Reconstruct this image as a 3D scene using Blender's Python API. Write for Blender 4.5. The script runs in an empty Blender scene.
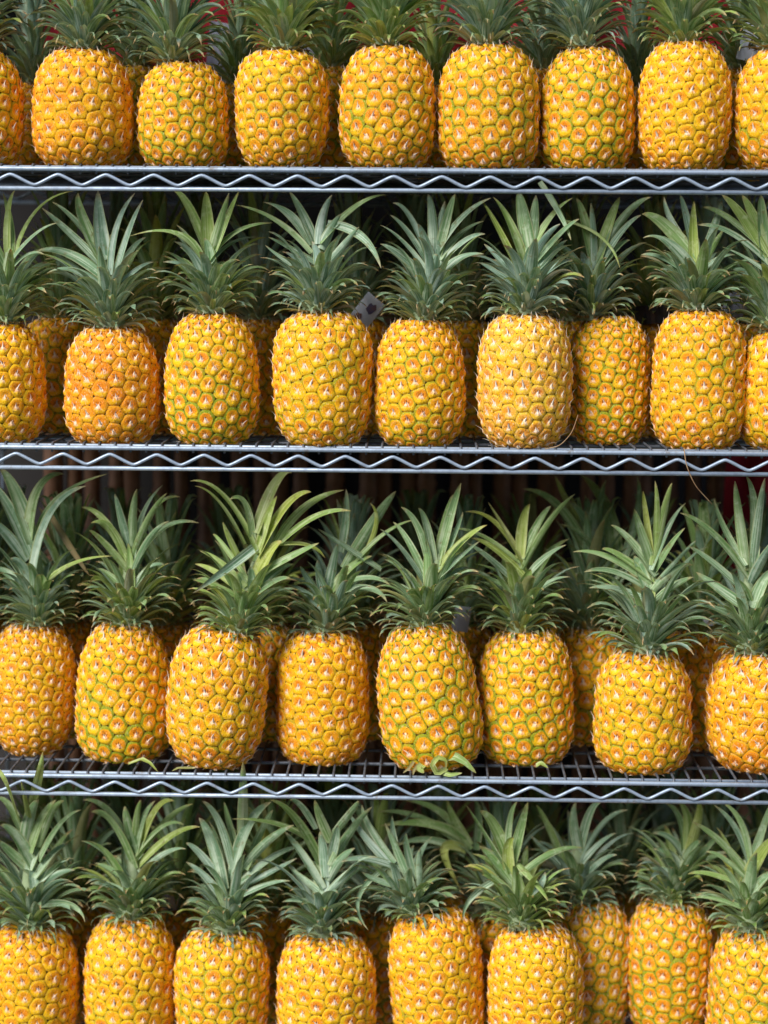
import bpy, math, random
import numpy as np
from mathutils import Matrix, Vector, Euler

SC = bpy.context.scene
COL = SC.collection
R = math.radians

# ------------------------------------------------------------------ camera
F = 1900.0
D = 2.5
PITCH, YAW, ROLL = R(6.9), R(1.3), R(0.42)
fwd = Vector((-math.sin(YAW)*math.cos(PITCH), math.cos(YAW)*math.cos(PITCH), -math.sin(PITCH)))
P0 = Vector((0, 0, 1.2))
CAM = P0 - fwd*D
q = fwd.to_track_quat('-Z', 'Y')
RM = q.to_matrix() @ Matrix.Rotation(ROLL, 3, 'Z')
cd = bpy.data.cameras.new('camera')
cam = bpy.data.objects.new('camera', cd)
COL.objects.link(cam)
cam.matrix_world = Matrix.Translation(CAM) @ RM.to_4x4()
cd.sensor_fit = 'HORIZONTAL'; cd.sensor_width = 36.0
cd.lens = 36.0*F/768
cd.clip_start = 0.05; cd.clip_end = 400
cd.dof.use_dof = True
cd.dof.focus_distance = D + 0.0
cd.dof.aperture_fstop = 2.8
SC.camera = cam

def at(px, py, Y):
    d = RM @ Vector(((px-384)/F, -(py-512)/F, -1))
    t = (Y-CAM.y)/d.y
    return CAM + d*t
def pxm(px, py, Y):          # metres per pixel at that place
    return (at(px+.5, py, Y)-at(px-.5, py, Y)).length

# ------------------------------------------------------------------ node helpers
class NT:
    def __init__(s, name):
        s.m = bpy.data.materials.new(name); s.m.use_nodes = True
        s.n = s.m.node_tree.nodes; s.l = s.m.node_tree.links
        s.b = s.n['Principled BSDF']
    def new(s, t, **k):
        o = s.n.new(t)
        for a, v in k.items(): setattr(o, a, v)
        return o
    def put(s, sock, v):
        if isinstance(v, bpy.types.NodeSocket): s.l.new(v, sock)
        elif isinstance(v, (tuple, list)): sock.default_value = tuple(v) if len(v) != 3 or sock.type != 'RGBA' else (*v, 1)
        else: sock.default_value = v
    def ma(s, op, a, b=None, c=None, clamp=False):
        o = s.new('ShaderNodeMath', operation=op); o.use_clamp = clamp
        s.put(o.inputs[0], a)
        if b is not None: s.put(o.inputs[1], b)
        if c is not None: s.put(o.inputs[2], c)
        return o.outputs[0]
    def step(s, x, lo, hi, tlo=0.0, thi=1.0):
        o = s.new('ShaderNodeMapRange', interpolation_type='SMOOTHSTEP')
        s.put(o.inputs[0], x); s.put(o.inputs[1], lo); s.put(o.inputs[2], hi); s.put(o.inputs[3], tlo); s.put(o.inputs[4], thi)
        return o.outputs[0]
    def mix(s, f, a, b, mode='MIX'):
        o = s.new('ShaderNodeMix', data_type='RGBA', blend_type=mode)
        s.put(o.inputs[0], f); s.put(o.inputs[6], a); s.put(o.inputs[7], b)
        return o.outputs[2]
    def noise(s, vec, scale, detail=3, rough=.5):
        o = s.new('ShaderNodeTexNoise'); s.put(o.inputs['Vector'], vec)
        o.inputs['Scale'].default_value = scale; o.inputs['Detail'].default_value = detail; o.inputs['Roughness'].default_value = rough
        return o.outputs['Fac']
    def attr(s, name, typ='GEOMETRY'):
        o = s.new('ShaderNodeAttribute', attribute_name=name, attribute_type=typ)
        return o
    def sep(s, v):
        o = s.new('ShaderNodeSeparateXYZ'); s.put(o.inputs[0], v); return o.outputs
    def comb(s, x, y, z):
        o = s.new('ShaderNodeCombineXYZ'); s.put(o.inputs[0], x); s.put(o.inputs[1], y); s.put(o.inputs[2], z); return o.outputs[0]
    def obj(s):
        return s.new('ShaderNodeTexCoord').outputs['Object']
    def bump(s, h, strength=.3, dist=.002):
        o = s.new('ShaderNodeBump'); s.put(o.inputs['Height'], h); o.inputs['Strength'].default_value = strength
        o.inputs['Distance'].default_value = dist
        s.l.new(o.outputs[0], s.b.inputs['Normal'])
    def out(s, col=None, rough=None, **k):
        if col is not None: s.put(s.b.inputs['Base Color'], col)
        if rough is not None: s.put(s.b.inputs['Roughness'], rough)
        for a, v in k.items(): s.put(s.b.inputs[a.replace('_', ' ')], v)
        return s.m

# ------------------------------------------------------------------ materials
def mat_rind():
    n = NT('pineapple_rind')
    cell = n.attr('cell').outputs['Vector']; aux = n.attr('aux').outputs['Vector']
    u, v, e = n.sep(cell)[0:3]; rnd, tz, rnd2 = n.sep(aux)[0:3]
    oi = n.new('ShaderNodeObjectInfo').outputs['Random']
    P = n.obj()
    Pv = n.new('ShaderNodeVectorMath', operation='ADD'); n.put(Pv.inputs[0], P)
    n.put(Pv.inputs[1], n.comb(n.ma('MULTIPLY', oi, 7.0), 0.0, 0.0)); P = Pv.outputs[0]
    n1 = n.noise(P, 22, 2); n2 = n.noise(P, 130, 4, .65); n3 = n.noise(P, 420, 3, .6); nlow = n.noise(P, 9, 2)
    green_amt = n.ma('MULTIPLY', n.attr('green', 'OBJECT').outputs['Fac'], 1.1)
    green_low = n.attr('greenlow', 'OBJECT').outputs['Fac']
    orange = n.attr('orange', 'OBJECT').outputs['Fac']
    white = n.attr('white', 'OBJECT').outputs['Fac']
    # wobble
    uu = n.ma('ADD', u, n.ma('MULTIPLY', n.ma('SUBTRACT', n2, .5), .32))
    vv = n.ma('ADD', v, n.ma('MULTIPLY', n.ma('SUBTRACT', n.noise(P, 150, 3, .6), .5), .32))
    yellow, orng = (.96, .51, .006), (.82, .225, .004)
    of = n.ma('ADD', n.ma('MULTIPLY', n.step(nlow, .42, .66), .38), n.ma('MULTIPLY', rnd, .18))
    of = n.ma('ADD', of, n.ma('MULTIPLY', n.ma('SUBTRACT', orange, .22), 2.1))
    of = n.ma('ADD', of, n.step(tz, .30, .0, 0, .25), clamp=True)
    col = n.mix(of, yellow, orng)
    # yellow flesh of the bract just below each eye
    low = n.ma('MULTIPLY', n.step(vv, -.15, -.55), n.step(e, 1.0, .8))
    col = n.mix(n.ma('MULTIPLY', low, .6), col, (.97, .58, .012))
    # flat sepal disc
    qx = n.ma('DIVIDE', uu, .86); qy = n.ma('DIVIDE', n.ma('SUBTRACT', vv, .17), .64)
    qd = n.ma('SQRT', n.ma('ADD', n.ma('MULTIPLY', qx, qx), n.ma('MULTIPLY', qy, qy)))
    disc = n.step(qd, 1.02, .86)
    ang = n.ma('ARCTAN2', n.ma('ADD', vv, .15), uu)
    rs = n.new('ShaderNodeTexNoise'); n.put(rs.inputs['Vector'], n.comb(n.ma('MULTIPLY', ang, 3.2), n.ma('MULTIPLY', qd, 1.2), n.ma('MULTIPLY', rnd, 71.0))); rs.inputs['Scale'].default_value = 1.6; rs.inputs['Detail'].default_value = 3
    rs = rs.outputs['Fac']
    dcol = n.mix(n.ma('MULTIPLY', n.step(rs, .35, .65), n.step(qd, 1.1, .35, .25, 1)), (.86, .29, .007), (.55, .11, .006))
    dstr = n.ma('ADD', .42, n.ma('MULTIPLY', rnd2, .5))
    col = n.mix(n.ma('MULTIPLY', disc, dstr), col, dcol)
    ring = n.ma('MULTIPLY', n.step(n.ma('ABSOLUTE', n.ma('SUBTRACT', qd, 1.0)), .16, .04), n.ma('MULTIPLY', n.step(vv, -.1, .25), .38))
    col = n.mix(ring, col, (.48, .15, .012))
    # brown 'ears' either side of the bract tip
    ax = n.ma('ABSOLUTE', uu)
    ears = n.ma('MULTIPLY', n.step(n.ma('ABSOLUTE', n.ma('SUBTRACT', ax, .26)), .16, .03), n.step(n.ma('ABSOLUTE', n.ma('SUBTRACT', vv, .12)), .22, .05))
    col = n.mix(n.ma('MULTIPLY', ears, n.step(rnd, .1, .8, .25, .95)), col, (.25, .055, .008))
    # papery streaks running up to the bract tip
    hw = n.ma('MULTIPLY', n.ma('SUBTRACT', .28, vv), .68)
    star = n.ma('MULTIPLY', n.step(n.ma('SUBTRACT', ax, hw), .07, -.07), n.ma('MULTIPLY', n.step(vv, -.62, -.05), n.step(vv, .32, .2)))
    stk = n.new('ShaderNodeTexNoise'); n.put(stk.inputs['Vector'], n.comb(n.ma('MULTIPLY', uu, 9.0), n.ma('MULTIPLY', vv, 1.4), n.ma('MULTIPLY', rnd, 40.0))); stk.inputs['Scale'].default_value = 1.0
    star = n.ma('MULTIPLY', star, n.step(stk.outputs['Fac'], .36, .50))
    star = n.ma('MULTIPLY', star, n.ma('ADD', .62, n.ma('MULTIPLY', white, .5)), clamp=True)
    col = n.mix(n.ma('MULTIPLY', n.step(white, .7, 1.4, 0, .2), n.step(n2, .35, .6)), col, (.95, .68, .25))
    col = n.mix(star, col, (.93, .76, .58))
    slit = n.ma('MULTIPLY', n.step(ax, .09, .03), n.ma('MULTIPLY', n.step(vv, -.05, .05), n.step(vv, .42, .3)))
    col = n.mix(n.ma('MULTIPLY', slit, n.step(rnd2, .3, .6)), col, (.05, .018, .01))
    # green line arching over the top of every eye
    d = n.ma('SQRT', n.ma('ADD', n.ma('MULTIPLY', uu, uu), n.ma('MULTIPLY', vv, vv)))
    ee = n.ma('MAXIMUM', e, n.ma('MULTIPLY', d, .93))
    gl = n.ma('MULTIPLY', n.step(green_low, 0, 1), n.step(tz, .55, .0, 0, 1.0))
    ga = n.ma('ADD', n.ma('ADD', green_amt, n.ma('MULTIPLY', gl, green_low)), n.ma('MULTIPLY', n.ma('SUBTRACT', n1, .5), 1.3), clamp=True)
    lo = n.ma('SUBTRACT', .90, n.ma('MULTIPLY', ga, .12))
    gm = n.ma('MULTIPLY', n.step(ee, lo, n.ma('ADD', lo, .12)), n.step(vv, -.55, .0, .25, 1))
    gm = n.ma('MULTIPLY', gm, n.ma('ADD', .22, n.ma('MULTIPLY', ga, .95)), clamp=True)
    gcol = n.mix(n.step(n3, .35, .65), (.19, .27, .010), (.34, .32, .012))
    col = n.mix(gm, col, gcol)
    gro = n.ma('MULTIPLY', n.step(e, .94, 1.0), n.step(vv, -.6, .1, .35, 1))
    col = n.mix(n.ma('MULTIPLY', gro, .5), col, n.mix(ga, (.50, .20, .008), (.12, .18, .006)))
    # papery flecks and dark specks
    fl = n.new('ShaderNodeTexNoise'); n.put(fl.inputs['Vector'], n.comb(n.ma('MULTIPLY', u, 6.5), n.ma('MULTIPLY', v, 2.2), n.ma('ADD', n.ma('MULTIPLY', rnd, 91.0), n.ma('MULTIPLY', oi, 30.0)))); fl.inputs['Scale'].default_value = 1.3; fl.inputs['Detail'].default_value = 4; fl.inputs['Roughness'].default_value = .7
    fl = fl.outputs['Fac']
    col = n.mix(n.ma('MULTIPLY', n.step(fl, .58, .64), n.ma('ADD', .32, n.ma('MULTIPLY', white, .35)), clamp=True), col, (.92, .74, .50))
    col = n.mix(n.ma('MULTIPLY', n.step(fl, .41, .32), .85), col, (.30, .085, .012))
    sp = n.noise(P, 330, 2, .5)
    col = n.mix(n.ma('MULTIPLY', n.step(sp, .64, .72), .8), col, (.12, .04, .012))
    # blemishes
    bl = n.step(n.noise(P, 52, 5, .75), .60, .70)
    col = n.mix(n.ma('MULTIPLY', bl, .55), col, (.22, .09, .015))
    col = n.mix(n.step(n3, .55, .8, 0, .22), col, (.30, .12, .02))
    n.bump(n.ma('ADD', n.ma('ADD', n2, n.ma('MULTIPLY', n3, .8)), n.ma('MULTIPLY', fl, .8)), .55, .0022)
    return n.out(col, n.step(n2, .3, .7, .48, .7), Specular_IOR_Level=.16, Subsurface_Weight=0.0)

def mat_simple(name, c1, c2, scale, rough, detail=4, **k):
    n = NT(name); P = n.obj()
    f = n.noise(P, scale, detail, .6)
    col = n.mix(n.step(f, .35, .65), c1, c2)
    n.bump(f, .25, .002)
    return n.out(col, rough, **k)

def mat_bract():
    n = NT('dry_bract'); a = n.attr('cell').outputs['Vector']; u, v, e = n.sep(a)[0:3]
    w = n.attr('white', 'OBJECT').outputs['Fac']
    P = n.obj(); f = n.noise(P, 60, 2)
    tip = n.mix(n.step(f, .4, .6), (.52, .32, .20), (.88, .76, .62))
    tip = n.mix(n.ma('MULTIPLY', w, .7), tip, (.86, .78, .66))
    col = n.mix(n.step(v, 0, .35), (.86, .52, .14), tip); col = n.mix(n.step(v, .75, 1.0, 0, .6), col, (.30, .14, .08))
    return n.out(col, .6)

def mat_leaf():
    n = NT('crown_leaf')
    lf = n.attr('leaf').outputs['Vector']; tt = n.attr('tint').outputs['Vector']
    u, v, low = n.sep(lf)[0:3]; tint, rnd, dry = n.sep(tt)[0:3]
    P = n.obj()
    back = n.new('ShaderNodeNewGeometry').outputs['Backfacing']
    st = n.new('ShaderNodeTexNoise'); n.put(st.inputs['Vector'], n.comb(n.ma('MULTIPLY', u, 9.0), n.ma('MULTIPLY', v, 1.3), n.ma('MULTIPLY', rnd, 53.0)))
    st.inputs['Scale'].default_value = 1.0; st.inputs['Detail'].default_value = 3
    st = st.outputs['Fac']
    n2 = n.noise(P, 45, 4, .65); n3 = n.noise(P, 260, 3, .6)
    cr = n.new('ShaderNodeValToRGB'); n.put(cr.inputs[0], tint); r = cr.color_ramp
    r.elements[0].position = 0; r.elements[0].color = (.175, .300, .235, 1)
    r.elements[1].position = 1; r.elements[1].color = (.42, .46, .06, 1)
    for p_, c_ in ((.3, (.160, .300, .150, 1)), (.55, (.190, .340, .080, 1)), (.8, (.30, .40, .065, 1))):
        x = r.elements.new(p_); x.color = c_
    col = cr.outputs[0]
    # waxy pale bloom, stretched along the leaf and strongest at the base
    wax = n.ma('MULTIPLY', n.step(st, .36, .68), n.step(v, .9, .1, .3, 1.25), clamp=True)
    wax = n.ma('MULTIPLY', wax, n.step(n2, .25, .6, .45, 1.0))
    col = n.mix(n.ma('MULTIPLY', wax, n.step(tint, .1, .7, .92, .55)), col, n.mix(tint, (.58, .70, .62), (.76, .80, .38)))
    col = n.mix(n.step(st, .50, .3, 0, .35), col, (.050, .130, .040))
    col = n.mix(n.ma('MULTIPLY', n.step(n.noise(P, 95, 4, .7), .52, .66), .42), col, n.mix(tint, (.52, .66, .56), (.70, .74, .36)))
    # pale margins, dry brown tips and freckles
    m = n.step(n.ma('ABSOLUTE', n.ma('SUBTRACT', u, .5)), .40, .49)
    col = n.mix(n.ma('MULTIPLY', m, .6), col, (.42, .42, .18))
    tipm = n.step(n.ma('ADD', v, n.ma('MULTIPLY', n.ma('SUBTRACT', n2, .5), .2)), .80, .97)
    col = n.mix(n.ma('MULTIPLY', tipm, n.ma('ADD', .35, n.ma('MULTIPLY', low, .6)), clamp=True), col, n.mix(n.step(n3, .4, .6), (.55, .40, .20), (.30, .15, .06)))
    fr = n.ma('MULTIPLY', n.step(n.noise(P, 70, 5, .75), .57, .68), .65)
    col = n.mix(fr, col, (.20, .17, .06))
    col = n.mix(dry, col, n.mix(n.step(st, .35, .65), (.42, .28, .14), (.20, .11, .05)))
    n.bump(n.ma('ADD', st, n.ma('MULTIPLY', n3, .3)), .5, .0012)
    tr = n.new('ShaderNodeBsdfTranslucent'); n.put(tr.inputs[0], n.mix(.5, col, (.40, .50, .08)))
    mx = n.new('ShaderNodeMixShader'); mx.inputs[0].default_value = .22
    n.l.new(n.b.outputs[0], mx.inputs[1]); n.l.new(tr.outputs[0], mx.inputs[2])
    n.l.new(mx.outputs[0], n.n['Material Output'].inputs[0])
    return n.out(col, n.step(n2, .3, .7, .45, .65), Specular_IOR_Level=.35)

def mat_metal():
    n = NT('galvanised_wire'); P = n.obj()
    f = n.noise(P, 60, 5, .7); g = n.noise(P, 400, 2)
    col = n.mix(n.step(f, .35, .7), (.40, .49, .60), (.26, .32, .41))
    col = n.mix(n.step(n.noise(P, 32, 6, .8), .58, .70, 0, .75), col, (.20, .17, .14))
    n.bump(g, .2, .0006)
    return n.out(col, n.step(f, .3, .7, .42, .6), Metallic=.45)

M = dict(
    rind=mat_rind(), bract=mat_bract(), leaf=mat_leaf(), metal=mat_metal(),
    wire=mat_simple('shade_dark_wire', (.13, .15, .18), (.07, .08, .10), 80, .5, Metallic=.4),  # deck shade put into the colour: darker metal for deck wires and cross rods
    under=mat_simple('rind_groove', (.10, .09, .012), (.20, .10, .015), 90, .7),
    cane=mat_simple('brown_cane', (.38, .19, .11), (.18, .09, .05), 18, .6),
    node=mat_simple('cane_joint', (.12, .06, .035), (.26, .16, .10), 60, .7),
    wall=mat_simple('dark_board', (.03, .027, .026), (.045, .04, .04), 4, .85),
    pave=mat_simple('paving', (.17, .165, .16), (.13, .125, .12), 6, .85, 6),
    red=mat_simple('red_cloth', (.46, .012, .028), (.30, .008, .02), 12, .8),
    card=mat_simple('pale_card', (.62, .67, .76), (.52, .58, .70), 30, .6),
    print_=mat_simple('printed_blotch', (.07, .10, .25), (.20, .10, .09), 60, .6),
    bag=mat_simple('grey_plastic', (.34, .36, .44), (.22, .24, .32), 30, .3),
    black=mat_simple('black_plastic', (.022, .024, .032), (.04, .045, .06), 30, .28),
    straw=mat_simple('dry_straw', (.50, .34, .18), (.34, .20, .10), 80, .7),
)

# ------------------------------------------------------------------ mesh helpers
def mesh_obj(name, verts, faces, mats, parent=None, midx=None, attrs=None, smooth=True):
    me = bpy.data.meshes.new(name)
    me.from_pydata([tuple(map(float, p)) for p in verts], [], faces)
    for m in mats: me.materials.append(m)
    if midx is not None: me.polygons.foreach_set('material_index', np.asarray(midx, dtype=np.int32))
    if smooth: me.polygons.foreach_set('use_smooth', np.ones(len(me.polygons), dtype=bool))
    for k, a in (attrs or {}).items():
        at_ = me.attributes.new(k, 'FLOAT_VECTOR', 'POINT')
        at_.data.foreach_set('vector', np.asarray(a, dtype=np.float32).ravel())
    me.update()
    o = bpy.data.objects.new(name, me); COL.objects.link(o)
    if parent: o.parent = parent
    return o
def empty(name, mat4):
    o = bpy.data.objects.new(name, None); COL.objects.link(o)
    o.empty_display_size = .05; o.matrix_world = mat4
    return o
def tag(o, label, cat, group=None):
    o['label'] = label; o['category'] = cat
    if group: o['group'] = group
    return o

class MB:
    def __init__(s): s.v = []; s.f = []
    def tube(s, pts, r, n=8, cap=True):
        pts = [Vector(p) for p in pts]; rs = r if isinstance(r, (list, tuple)) else [r]*len(pts)
        b = len(s.v); ref = None
        for i, p in enumerate(pts):
            t = (pts[min(i+1, len(pts)-1)]-pts[max(i-1, 0)]).normalized()
            if ref is None: ref = Vector((0, 0, 1)) if abs(t.z) < .9 else Vector((1, 0, 0))
            a = (ref - t*ref.dot(t)).normalized(); c = t.cross(a); ref = a
            for k in range(n):
                w = 2*math.pi*k/n
                s.v.append(p + (a*math.cos(w)+c*math.sin(w))*rs[i])
        for i in range(len(pts)-1):
            for k in range(n):
                s.f.append((b+i*n+k, b+i*n+(k+1) % n, b+(i+1)*n+(k+1) % n, b+(i+1)*n+k))
        if cap:
            s.f.append(tuple(b+k for k in range(n))[::-1]); s.f.append(tuple(b+(len(pts)-1)*n+k for k in range(n)))
        return s
    def box(s, lo, hi):
        b = len(s.v)
        for z in (lo[2], hi[2]):
            for x, y in ((lo[0], lo[1]), (hi[0], lo[1]), (hi[0], hi[1]), (lo[0], hi[1])): s.v.append(Vector((x, y, z)))
        s.f += [(b+3, b+2, b+1, b), (b+4, b+5, b+6, b+7)] + [(b+i, b+(i+1) % 4, b+4+(i+1) % 4, b+4+i) for i in range(4)]
        return s
    def build(s, name, m, parent=None, smooth=True):
        return mesh_obj(name, s.v, s.f, [m], parent, smooth=smooth)

# ------------------------------------------------------------------ pineapple body
def body_data(seed, rad, H, N=122, pl=2.7, pu=2.7, tb=.40, tt=.50, spike=1.0, neck=.40, taper=0.0):  # radius along the height, then one patch per eye
    rg = np.random.RandomState(seed)
    T = np.linspace(0, 1, 300)
    e0 = .055
    lo = (1-np.clip(1-(T+e0)/(tb+e0), 0, 1)**pl)**(1/pl)
    k = (1-neck**pu)**(1/pu)
    up = (1-(np.clip((T-tt)/(1-tt), 0, 1)*k)**pu)**(1/pu)
    rr = rad*np.minimum(lo, up)*(1-taper*(T-.4))
    zz = T*H
    rr = np.concatenate(([rad*.02], rr, [rad*.05])); zz = np.concatenate(([H*.004], zz, [H*1.005]))
    ds = np.hypot(np.diff(rr), np.diff(zz)); S = np.concatenate(([0], np.cumsum(ds)))
    tr, tz = np.gradient(rr, S), np.gradient(zz, S)
    nrm = np.stack([tz, -tr], 1); nrm /= np.linalg.norm(nrm, axis=1)[:, None]
    area = np.concatenate(([0], np.cumsum(2*math.pi*(rr[1:]+rr[:-1])/2*ds)))
    s_lo, s_hi = S[1]*.75, S[-2]+.15*(S[-1]-S[-2])
    a_lo, a_hi = np.interp([s_lo, s_hi], S, area)
    hand = 1 if rg.rand() < .6 else -1
    # eyes stand in steep, staggered columns that spiral slightly round the fruit
    ncol = 20 if N > 113 else 18
    rS = np.interp(np.linspace(s_lo, s_hi, 200), S, rr); sS = np.linspace(s_lo, s_hi, 200)
    dens = 1/np.maximum(rS/rad, .30)**.55; cum = np.concatenate(([0], np.cumsum((dens[1:]+dens[:-1])/2))); cum /= cum[-1]
    nrow = max(6, int(round((S[-1]-.55*rad*2)/(2*math.pi*rad/ncol*1.06)))) + 1
    shear = hand*rg.uniform(.05, .22)
    sa, th = [], []
    for r_i in range(nrow):
        for c_i in range(ncol):
            f_ = (r_i+.25+.5*(c_i % 2))/nrow
            s1 = np.interp(f_, cum, sS)
            if np.interp(s1, S, rr) < .62*rad and c_i % 2 and not (.15 < f_ < .85): pass
            sa.append(s1); th.append((c_i+shear*(r_i+.5*(c_i % 2)))*2*math.pi/ncol)
    N = len(sa); sa = np.array(sa); th = np.array(th)+rg.rand()*6.28
    cellr = math.sqrt((a_hi-a_lo)/N)*.56
    warp = np.sin(th*2+rg.rand()*6)*.25+np.sin(th*3+sa*40+rg.rand()*6)*.2
    sa = sa + rg.randn(N)*cellr*.11+warp*cellr*.55; th = th + (rg.randn(N)*cellr*.13+cellr*.3*np.sin(sa*55+rg.rand()*6))/rad
    sa = np.clip(sa, s_lo, s_hi)
    NA, NR = 20, 8
    A = np.arange(NA)*2*math.pi/NA; ca, sn = np.cos(A), np.sin(A)
    rf = np.array([.16, .32, .48, .62, .75, .87, .95, 1.0])
    verts = []; faces = []; cell = []; aux = []; midx = []
    ri = np.interp(sa, S, rr)
    for c in range(N):
        dth = (th-th[c]+math.pi) % (2*math.pi)-math.pi
        dx = dth*(ri+ri[c])/2; dy = sa-sa[c]; d2 = dx*dx+dy*dy; d2[c] = 1e9
        nb = np.argsort(d2)[:14]
        dot = ca[:, None]*dx[nb][None]+sn[:, None]*dy[nb][None]
        with np.errstate(divide='ignore'):
            Rb = np.where(dot > 1e-6, d2[nb][None]/(2*dot), 1e9).min(1)
        Rb = np.minimum(Rb, cellr*1.55)
        rnd, rnd2 = rg.rand(), rg.rand()
        x = np.concatenate(([0], (rf[:, None]*Rb[None]*ca[None]).ravel()))
        y = np.concatenate(([0], (rf[:, None]*Rb[None]*sn[None]).ravel()))
        e = np.concatenate(([0], np.repeat(rf, NA)))
        u, v = x/cellr, y/cellr
        s_ = np.clip(sa[c]+y, S[0], S[-1]); r_ = np.interp(s_, S, rr); z_ = np.interp(s_, S, zz)
        nr = np.interp(s_, S, nrm[:, 0]); nz = np.interp(s_, S, nrm[:, 1])
        th_ = th[c]+x/np.maximum((r_+ri[c])/2, rad*.08)
        hsc = .0014*(.5+1.0*rnd)
        h = hsc*(1-e**np.where(v > 0, 7.0, 4.0)) - .0013*np.exp(-(u*u/.12+(v-.22)**2/.10)) + .0016*np.exp(-(u*u/.03))*np.clip((.15-v)/.5, 0, 1)*(1-e**4)
        h += .0008*np.clip(-v, 0, 1)*(1-e**4) - .0004
        rr_ = r_+nr*h; zz_ = z_+nz*h
        b = len(verts)
        verts += list(zip(rr_*np.cos(th_), rr_*np.sin(th_), zz_))
        cell += list(zip(u, v, e)); aux += [(rnd, min(max((zz_[0])/H, 0), 1), rnd2)]*len(u)
        for k_ in range(NA):
            faces.append((b, b+1+k_, b+1+(k_+1) % NA))
        for r0 in range(NR-1):
            o0 = b+1+r0*NA; o1 = o0+NA
            for k_ in range(NA):
                k2 = (k_+1) % NA
                faces.append((o0+k_, o1+k_, o1+k2, o0+k2))
        midx += [0]*(NA*NR)
        # curved papery bract tip
        if 1:
            L = cellr*(.55+.55*rg.rand())*spike; w = cellr*.17*(.6+.8*rg.rand())
            lift = .0012+L*(.10+.45*rg.rand())
            th0, s0 = th[c], sa[c]
            er = np.array([math.cos(th0), math.sin(th0), 0]); et = np.array([-math.sin(th0), math.cos(th0), 0])
            n0r, n0z = np.interp(s0, S, nrm[:, 0]), np.interp(s0, S, nrm[:, 1])
            Nn = er*n0r+np.array([0, 0, n0z]); Tn = -er*n0z+np.array([0, 0, n0r])
            O = er*ri[c]+np.array([0, 0, np.interp(s0, S, zz)])
            sk = rg.randn()*.25
            b = len(verts); m = 5
            for q_ in range(m):
                tq = q_/(m-1)
                cpos = O+Tn*(-cellr*.30+L*tq)+et*(sk*L*tq*tq)+Nn*(.0006+lift*tq**1.7)
                ww = w*(1-tq)**.8+.00015
                verts += [tuple(cpos-et*ww), tuple(cpos+Nn*(.0008*(1-tq)+.0002)), tuple(cpos+et*ww)]
                cell += [(0, tq, 0)]*3; aux += [(rnd, .5, rnd2)]*3
            for q_ in range(m-1):
                faces += [(b+q_*3, b+q_*3+1, b+q_*3+4, b+q_*3+3), (b+q_*3+1, b+q_*3+2, b+q_*3+5, b+q_*3+4), (b+q_*3+2, b+q_*3, b+q_*3+3, b+q_*3+5)]
                midx += [1]*3
    # lopsided, slightly flattened outline
    p1, p2, a1, a2 = rg.rand()*6.28, rg.rand()*6.28, rg.uniform(.01, .035), rg.uniform(.008, .022)
    vv_ = np.array(verts); tt_ = np.arctan2(vv_[:, 1], vv_[:, 0]); ff_ = 1+a1*np.sin(tt_+p1)*np.sin(vv_[:, 2]/H*math.pi)+a2*np.sin(2*tt_+p2+vv_[:, 2]*12)
    vv_[:, 0] *= ff_; vv_[:, 1] *= ff_; verts = [tuple(q_) for q_ in vv_]
    # closed skin under the eyes
    b = len(verts); n = 36; ks = np.linspace(0, len(rr)-1, 26).astype(int)
    for kk in ks:
        for a in range(n):
            w = 2*math.pi*a/n; r_ = max(rr[kk]*(1+a1*math.sin(w+p1)*math.sin(zz[kk]/H*math.pi)+a2*math.sin(2*w+p2+zz[kk]*12))-.0018, .0004)
            verts.append((r_*math.cos(w), r_*math.sin(w), min(max(zz[kk], .002), H-.001))); cell.append((0, 0, 1)); aux.append((0, .5, 0))
    for i_ in range(len(ks)-1):
        for a in range(n):
            faces.append((b+i_*n+a, b+i_*n+(a+1) % n, b+(i_+1)*n+(a+1) % n, b+(i_+1)*n+a)); midx.append(2)
    return verts, faces, cell, aux, midx

def body_obj(name, parent, data):
    v, f, c, a, m = data
    return mesh_obj(name, v, f, [M['rind'], M['bract'], M['under']], parent, m, dict(cell=c, aux=a))

# ------------------------------------------------------------------ crown
class Crown:
    def __init__(s): s.v = []; s.f = []; s.leaf = []; s.tint = []
    def leaf_strip(s, P, W, Nf, tint, rnd, dry=0, low=0, chan=.35, twist=0):
        P = np.asarray(P, float); n = len(P); m = 5
        T = np.gradient(P, axis=0); T /= np.linalg.norm(T, axis=1)[:, None]+1e-12
        b = len(s.v)
        A = np.linspace(-1, 1, m)
        for i in range(n):
            N = np.asarray(Nf[i] if np.ndim(Nf) > 1 else Nf, float)
            N = N-T[i]*N.dot(T[i]); N /= np.linalg.norm(N)+1e-12
            Sd = np.cross(T[i], N)
            if twist:
                w = twist*i/(n-1); N, Sd = N*math.cos(w)+Sd*math.sin(w), Sd*math.cos(w)-N*math.sin(w)
            for a in A:
                p = P[i]+Sd*(a*W[i])+N*(chan*W[i]*(a*a-.5))
                s.v.append(tuple(p)); s.leaf.append((a*.5+.5, i/(n-1), low)); s.tint.append((tint, rnd, dry))
        for i in range(n-1):
            for k in range(m-1):
                s.f.append((b+i*m+k, b+i*m+k+1, b+(i+1)*m+k+1, b+(i+1)*m+k))
    def stem(s, h, r0, r1, base, tip):
        b = len(s.v); n = 12
        for i in range(6):
            t = i/5; c = np.array(base)*(1-t)+np.array(tip)*t; r = r0*(1-t)+r1*t
            for k in range(n):
                w = 2*math.pi*k/n
                s.v.append((c[0]+r*math.cos(w), c[1]+r*math.sin(w), c[2])); s.leaf.append((.5, .3, 0)); s.tint.append((.4, .2, .15))
        for i in range(5):
            for k in range(n): s.f.append((b+i*n+k, b+i*n+(k+1) % n, b+(i+1)*n+(k+1) % n, b+(i+1)*n+k))
    def build(s, name, parent):
        return mesh_obj(name, s.v, s.f, [M['leaf']], parent, attrs=dict(leaf=s.leaf, tint=s.tint))

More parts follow.
